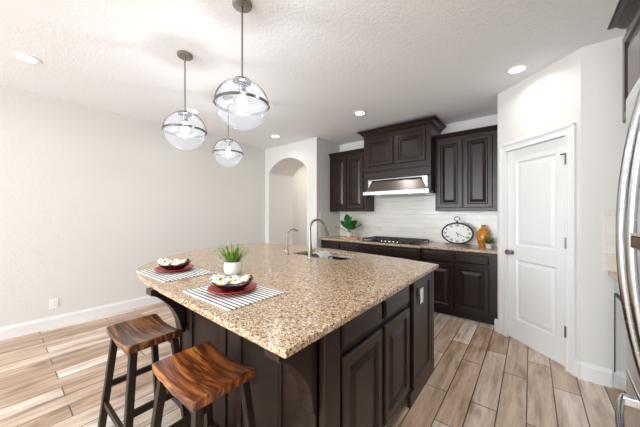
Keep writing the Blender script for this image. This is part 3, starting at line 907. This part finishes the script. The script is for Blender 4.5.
# ------------------------------------------------------------------ pendants
def pendant():
    t = bpy.data.objects.new('pendant_lamp', None); COL.objects.link(t)       # origin at the ceiling
    zc = 2.08 - H; R = .160
    MB().lathe([(.001, 0), (.062, 0), (.062, -.018), (.056, -.024), (.012, -.026), (.001, -.026)], 32).build('canopy', 'brushed_nickel', t, smooth=True)
    MB().tube([(0, 0, -.02), (0, 0, zc + R + .02)], .0065, 12).build('rod', 'brushed_nickel', t, smooth=True)
    # glass globe, open neck at the top
    g = MB(); prof = []
    for i in range(4, 49):
        a = pi / 2 - pi * i / 48; prof.append((max(R * cos(a), .0008), zc + R * sin(a)))
    rings = [[(r * cos(2 * pi * k / 48), r * sin(2 * pi * k / 48), z) for k in range(48)] for r, z in prof]
    g.loft(rings, cap=False).build('glass_globe', 'clear_glass', t, smooth=True)
    rg = MB(); RR = R + .010; rings = []
    for i in range(65):
        a = 2 * pi * i / 64
        rings.append([((RR + q) * cos(a), (RR + q) * sin(a), zc + z) for q, z in ((-.003, -.008), (.003, -.008), (.003, .008), (-.003, .008))])
    rg.loft(rings, cap=False); bmesh.ops.remove_doubles(rg.bm, verts=rg.bm.verts, dist=1e-6)
    rg.build('ring', 'dark_nickel', t)
    y = MB(); rings = []
    for i in range(33):
        a = pi * i / 32
        rings.append([((RR + q) * cos(a), z, zc + (RR + q) * sin(a)) for q, z in ((-.002, -.008), (.003, -.008), (.003, .008), (-.002, .008))])
    y.loft(rings).build('yoke', 'dark_nickel', t, rotz=radians(55))
    for s_ in (-1, 1):
        MB().lathe([(.007, 0), (.007, .012), (.004, .016), (.001, .016)], 12, (s_ * (RR + .002) * cos(radians(55)), s_ * (RR + .002) * sin(radians(55)), zc - .006)).build('screw', 'dark_nickel', t)
    MB().lathe([(.001, zc + R + .004), (.055, zc + R - .002), (.058, zc + R - .016), (.050, zc + R - .022), (.024, zc + R - .024), (.022, zc + R - .075), (.018, zc + R - .08), (.001, zc + R - .08)], 28).build('socket', 'dark_nickel', t, smooth=True)
    b = MB().lathe([(.001, zc + .082), (.014, zc + .08), (.016, zc + .06), (.030, zc + .03), (.032, zc + .005), (.024, zc - .018), (.010, zc - .028), (.001, zc - .029)], 24).build('bulb', 'bulb_glow', t, smooth=True)
    l = bpy.data.lights.new('pendant_light', 'POINT'); l.energy = 8.5; l.shadow_soft_size = .02; l.color = (.92, .95, 1)
    lo = bpy.data.objects.new('pendant_light', l); COL.objects.link(lo); lo.parent = t; lo.location = (0, 0, zc + .01)
    return t


p1 = pendant(); p1.location = (-1.47, 1.02, H - .0005)
tag(p1, 'clear glass globe pendant, the largest and nearest, hanging over the island', 'pendant lamp', 'globe pendants over the island')
p2 = copy_tree(p1); p2.location = (-2.333, 1.041, H - .0005); p2['label'] = 'clear glass globe pendant at left, whose round ceiling canopy shows with a full rod'
p3 = copy_tree(p1); p3.location = (-2.80, 1.75, H - .0005); p3['label'] = 'smallest and farthest clear glass globe pendant, its rod partly behind the nearest globe'

# recessed downlights
def downlight():
    t = bpy.data.objects.new('recessed_downlight', None); COL.objects.link(t)
    MB().lathe([(.062, -.001), (.064, -.008), (.088, -.006), (.092, 0), (.062, 0)], 36).build('trim_ring', 'white_plastic', t, smooth=True)
    MB().lathe([(.001, -.004), (.063, -.004), (.063, -.001), (.001, -.001)], 32).build('lens', 'downlight_glow', t)
    l = bpy.data.lights.new('downlight_lamp', 'AREA'); l.shape = 'DISK'; l.size = .12; l.energy = 2.6; l.spread = radians(155); l.color = (1, .98, .96)
    lo = bpy.data.objects.new('downlight_lamp', l); COL.objects.link(lo); lo.parent = t; lo.location = (0, 0, -.02)
    return t


spots = [((-3.475, .19), 'recessed ceiling light nearest the left wall in the front corner'), ((-.102, 3.125), 'recessed ceiling light above the white pantry door'),
         ((-1.827, 3.153), 'recessed ceiling light in front of the tall hood cabinet'), ((-3.547, 3.154), 'recessed ceiling light in front of the arched opening'),
         ((-3.542, 1.686), 'recessed ceiling light seen just above the left globe pendant')]
d0 = downlight()
for i, ((x, y), lab) in enumerate(spots):
    o = d0 if i == 0 else copy_tree(d0)
    o.location = (x, y, H - .0005); tag(o, lab, 'ceiling light', 'recessed ceiling lights')

# ------------------------------------------------------------------ right-hand run: base cabinet, dishwasher, counter, fridge, cabinet over it
RT = radians(-90)
t = thing('base_cabinet', 'dark base cabinet beside the dishwasher behind the refrigerator', 'cabinet', (.52, 2.26, 0), RT)
MB().box(0, .72, 0, .62, .1, .883).build('cabinet_box', 'espresso_wood', t); MB().box(0, .72, .06, .075, 0, .1).build('toe_kick', 'espresso_wood', t)
door(t, .02, .73, .33, .13, 'drawer', prof=DRAW); door(t, .37, .73, .33, .13, 'drawer', prof=DRAW); door(t, .02, .11, .33, .59); door(t, .37, .11, .33, .59)
dw = thing('dishwasher', 'stainless dishwasher in the right hand run between wall and refrigerator', 'dishwasher', (.50, 2.97, 0), RT)
MB().box(0, .70, .03, .6, .1, .88).build('tub_body', 'stainless', dw)
MB().box(.005, .695, 0, .028, .16, .775).build('door', 'stainless', dw, bevel=.004)
MB().box(.005, .695, -.005, .028, .782, .878).build('control_panel', 'stainless', dw, bevel=.004)
MB().box(.04, .66, -.012, .0, .755, .772).build('handle_lip', 'black_iron', dw, bevel=.003)
MB().box(0, .7, .05, .07, 0, .1).build('toe_kick', 'black_iron', dw)
MB().box(0.0, .006, -.004, .03, .16, .75).build('side_gasket', 'black_iron', dw)
tag(MB().box(.475, XE - .002, 1.535, YG - .012, .8835, .915).build('right_countertop', 'granite', bevel=.006), 'narrow end of granite countertop at the right, beside the refrigerator', 'countertop')
tag(MB().box(.455, XE - .002, YG - .011, YG - .0005, .915, 1.40).build('side_backsplash', 'splash_tile'), 'pale tile strip above the right countertop, on the wall beside the pantry door', 'backsplash')

# refrigerator: french doors above a freezer drawer
fr = thing('refrigerator', 'stainless french door refrigerator with long curved handles at the right edge', 'refrigerator', (.33, 1.42, 0), RT)
FW = .91
MB().box(.005, FW - .005, .0, .72, .03, 1.76).build('body', 'dark_nickel', fr)
MB().box(.02, FW - .02, .03, .7, 0, .04).build('base_grille', 'black_iron', fr)


def bowed(x0, x1, z0, z1, bow=.018):
    m = MB(); n = 10; rings = []
    f = lambda x: -.065 - bow * (1 - ((x - FW / 2) / (FW / 2)) ** 2)
    pts = [(x0 + (x1 - x0) * i / n, f(x0 + (x1 - x0) * i / n)) for i in range(n + 1)]
    poly = pts + [(x1, -.004), (x0, -.004)]
    return m.prism_z(poly, z0, z1)


dr = bowed(.002, FW / 2 - .002, .83, 1.78).build('door', 'stainless', fr, bevel=.006)
dl = bowed(FW / 2 + .002, FW - .002, .83, 1.78).build('door', 'stainless', fr, bevel=.006)
fz = bowed(.002, FW - .002, .06, .818).build('freezer_drawer', 'stainless', fr, bevel=.006)


def long_handle(x, parent):
    n = 18; z0, z1 = .92, 1.72; pts = []
    for i in range(n + 1):
        t = i / n; pts.append((x, -.098 - .052 * sin(pi * t) ** .8, z0 + (z1 - z0) * t))
    rings = []
    for p in pts: rings.append([(p[0] + .013 * cos(2 * pi * k / 12), p[1] + .009 * sin(2 * pi * k / 12), p[2]) for k in range(12)])
    h = MB().loft(rings).build('handle', 'stainless', parent, smooth=True)
    for z in (z0 + .012, z1 - .012): MB().box(x - .010, x + .010, -.10, -.078, z - .012, z + .012).build('handle_mount', 'stainless', h, bevel=.003)


long_handle(FW / 2 - .045, dr); long_handle(FW / 2 + .045, dl)
n = 18; rings = []
for i in range(n + 1):
    t_ = i / n; x = .16 + .60 * t_; y = -.100 - .045 * sin(pi * t_) ** .8
    rings.append([(x, y + .009 * cos(2 * pi * k / 12), .785 + .013 * sin(2 * pi * k / 12)) for k in range(12)])
h = MB().loft(rings).build('handle', 'stainless', fz, smooth=True)
for x in (.172, .748): MB().box(x - .014, x + .014, -.104, -.07, .772, .798).build('handle_mount', 'stainless', h, bevel=.003)
# dispenser on the nearer door
MB().box(.60, .80, -.092, -.075, .98, 1.297).build('dispenser_frame', 'black_iron', dl)
ds = MB().box(.57, .82, -.165, -.07, 1.298, 1.326).build('dispenser_hood', 'black_gloss', dl, bevel=.003)
MB().box(.57, .82, -.165, -.07, 1.326, 1.331).build('hood_trim', 'stainless', ds)

# cabinet over the refrigerator
t = thing('upper_cabinet', 'dark cabinet with crown moulding high above the refrigerator at the right edge', 'cabinet', (.432, 2.30, 1.86), RT)
MB().box(0, 1.78, 0, .715, 0, .56).build('cabinet_box', 'espresso_wood', t, bevel=.002)
crown(MB(), 0, 1.78, 0, .715, .56, .645, .065, True, False).build('crown_moulding', 'espresso_wood', t)
for i in range(4): door(t, .02 + i * .438, .03, .425, .49)
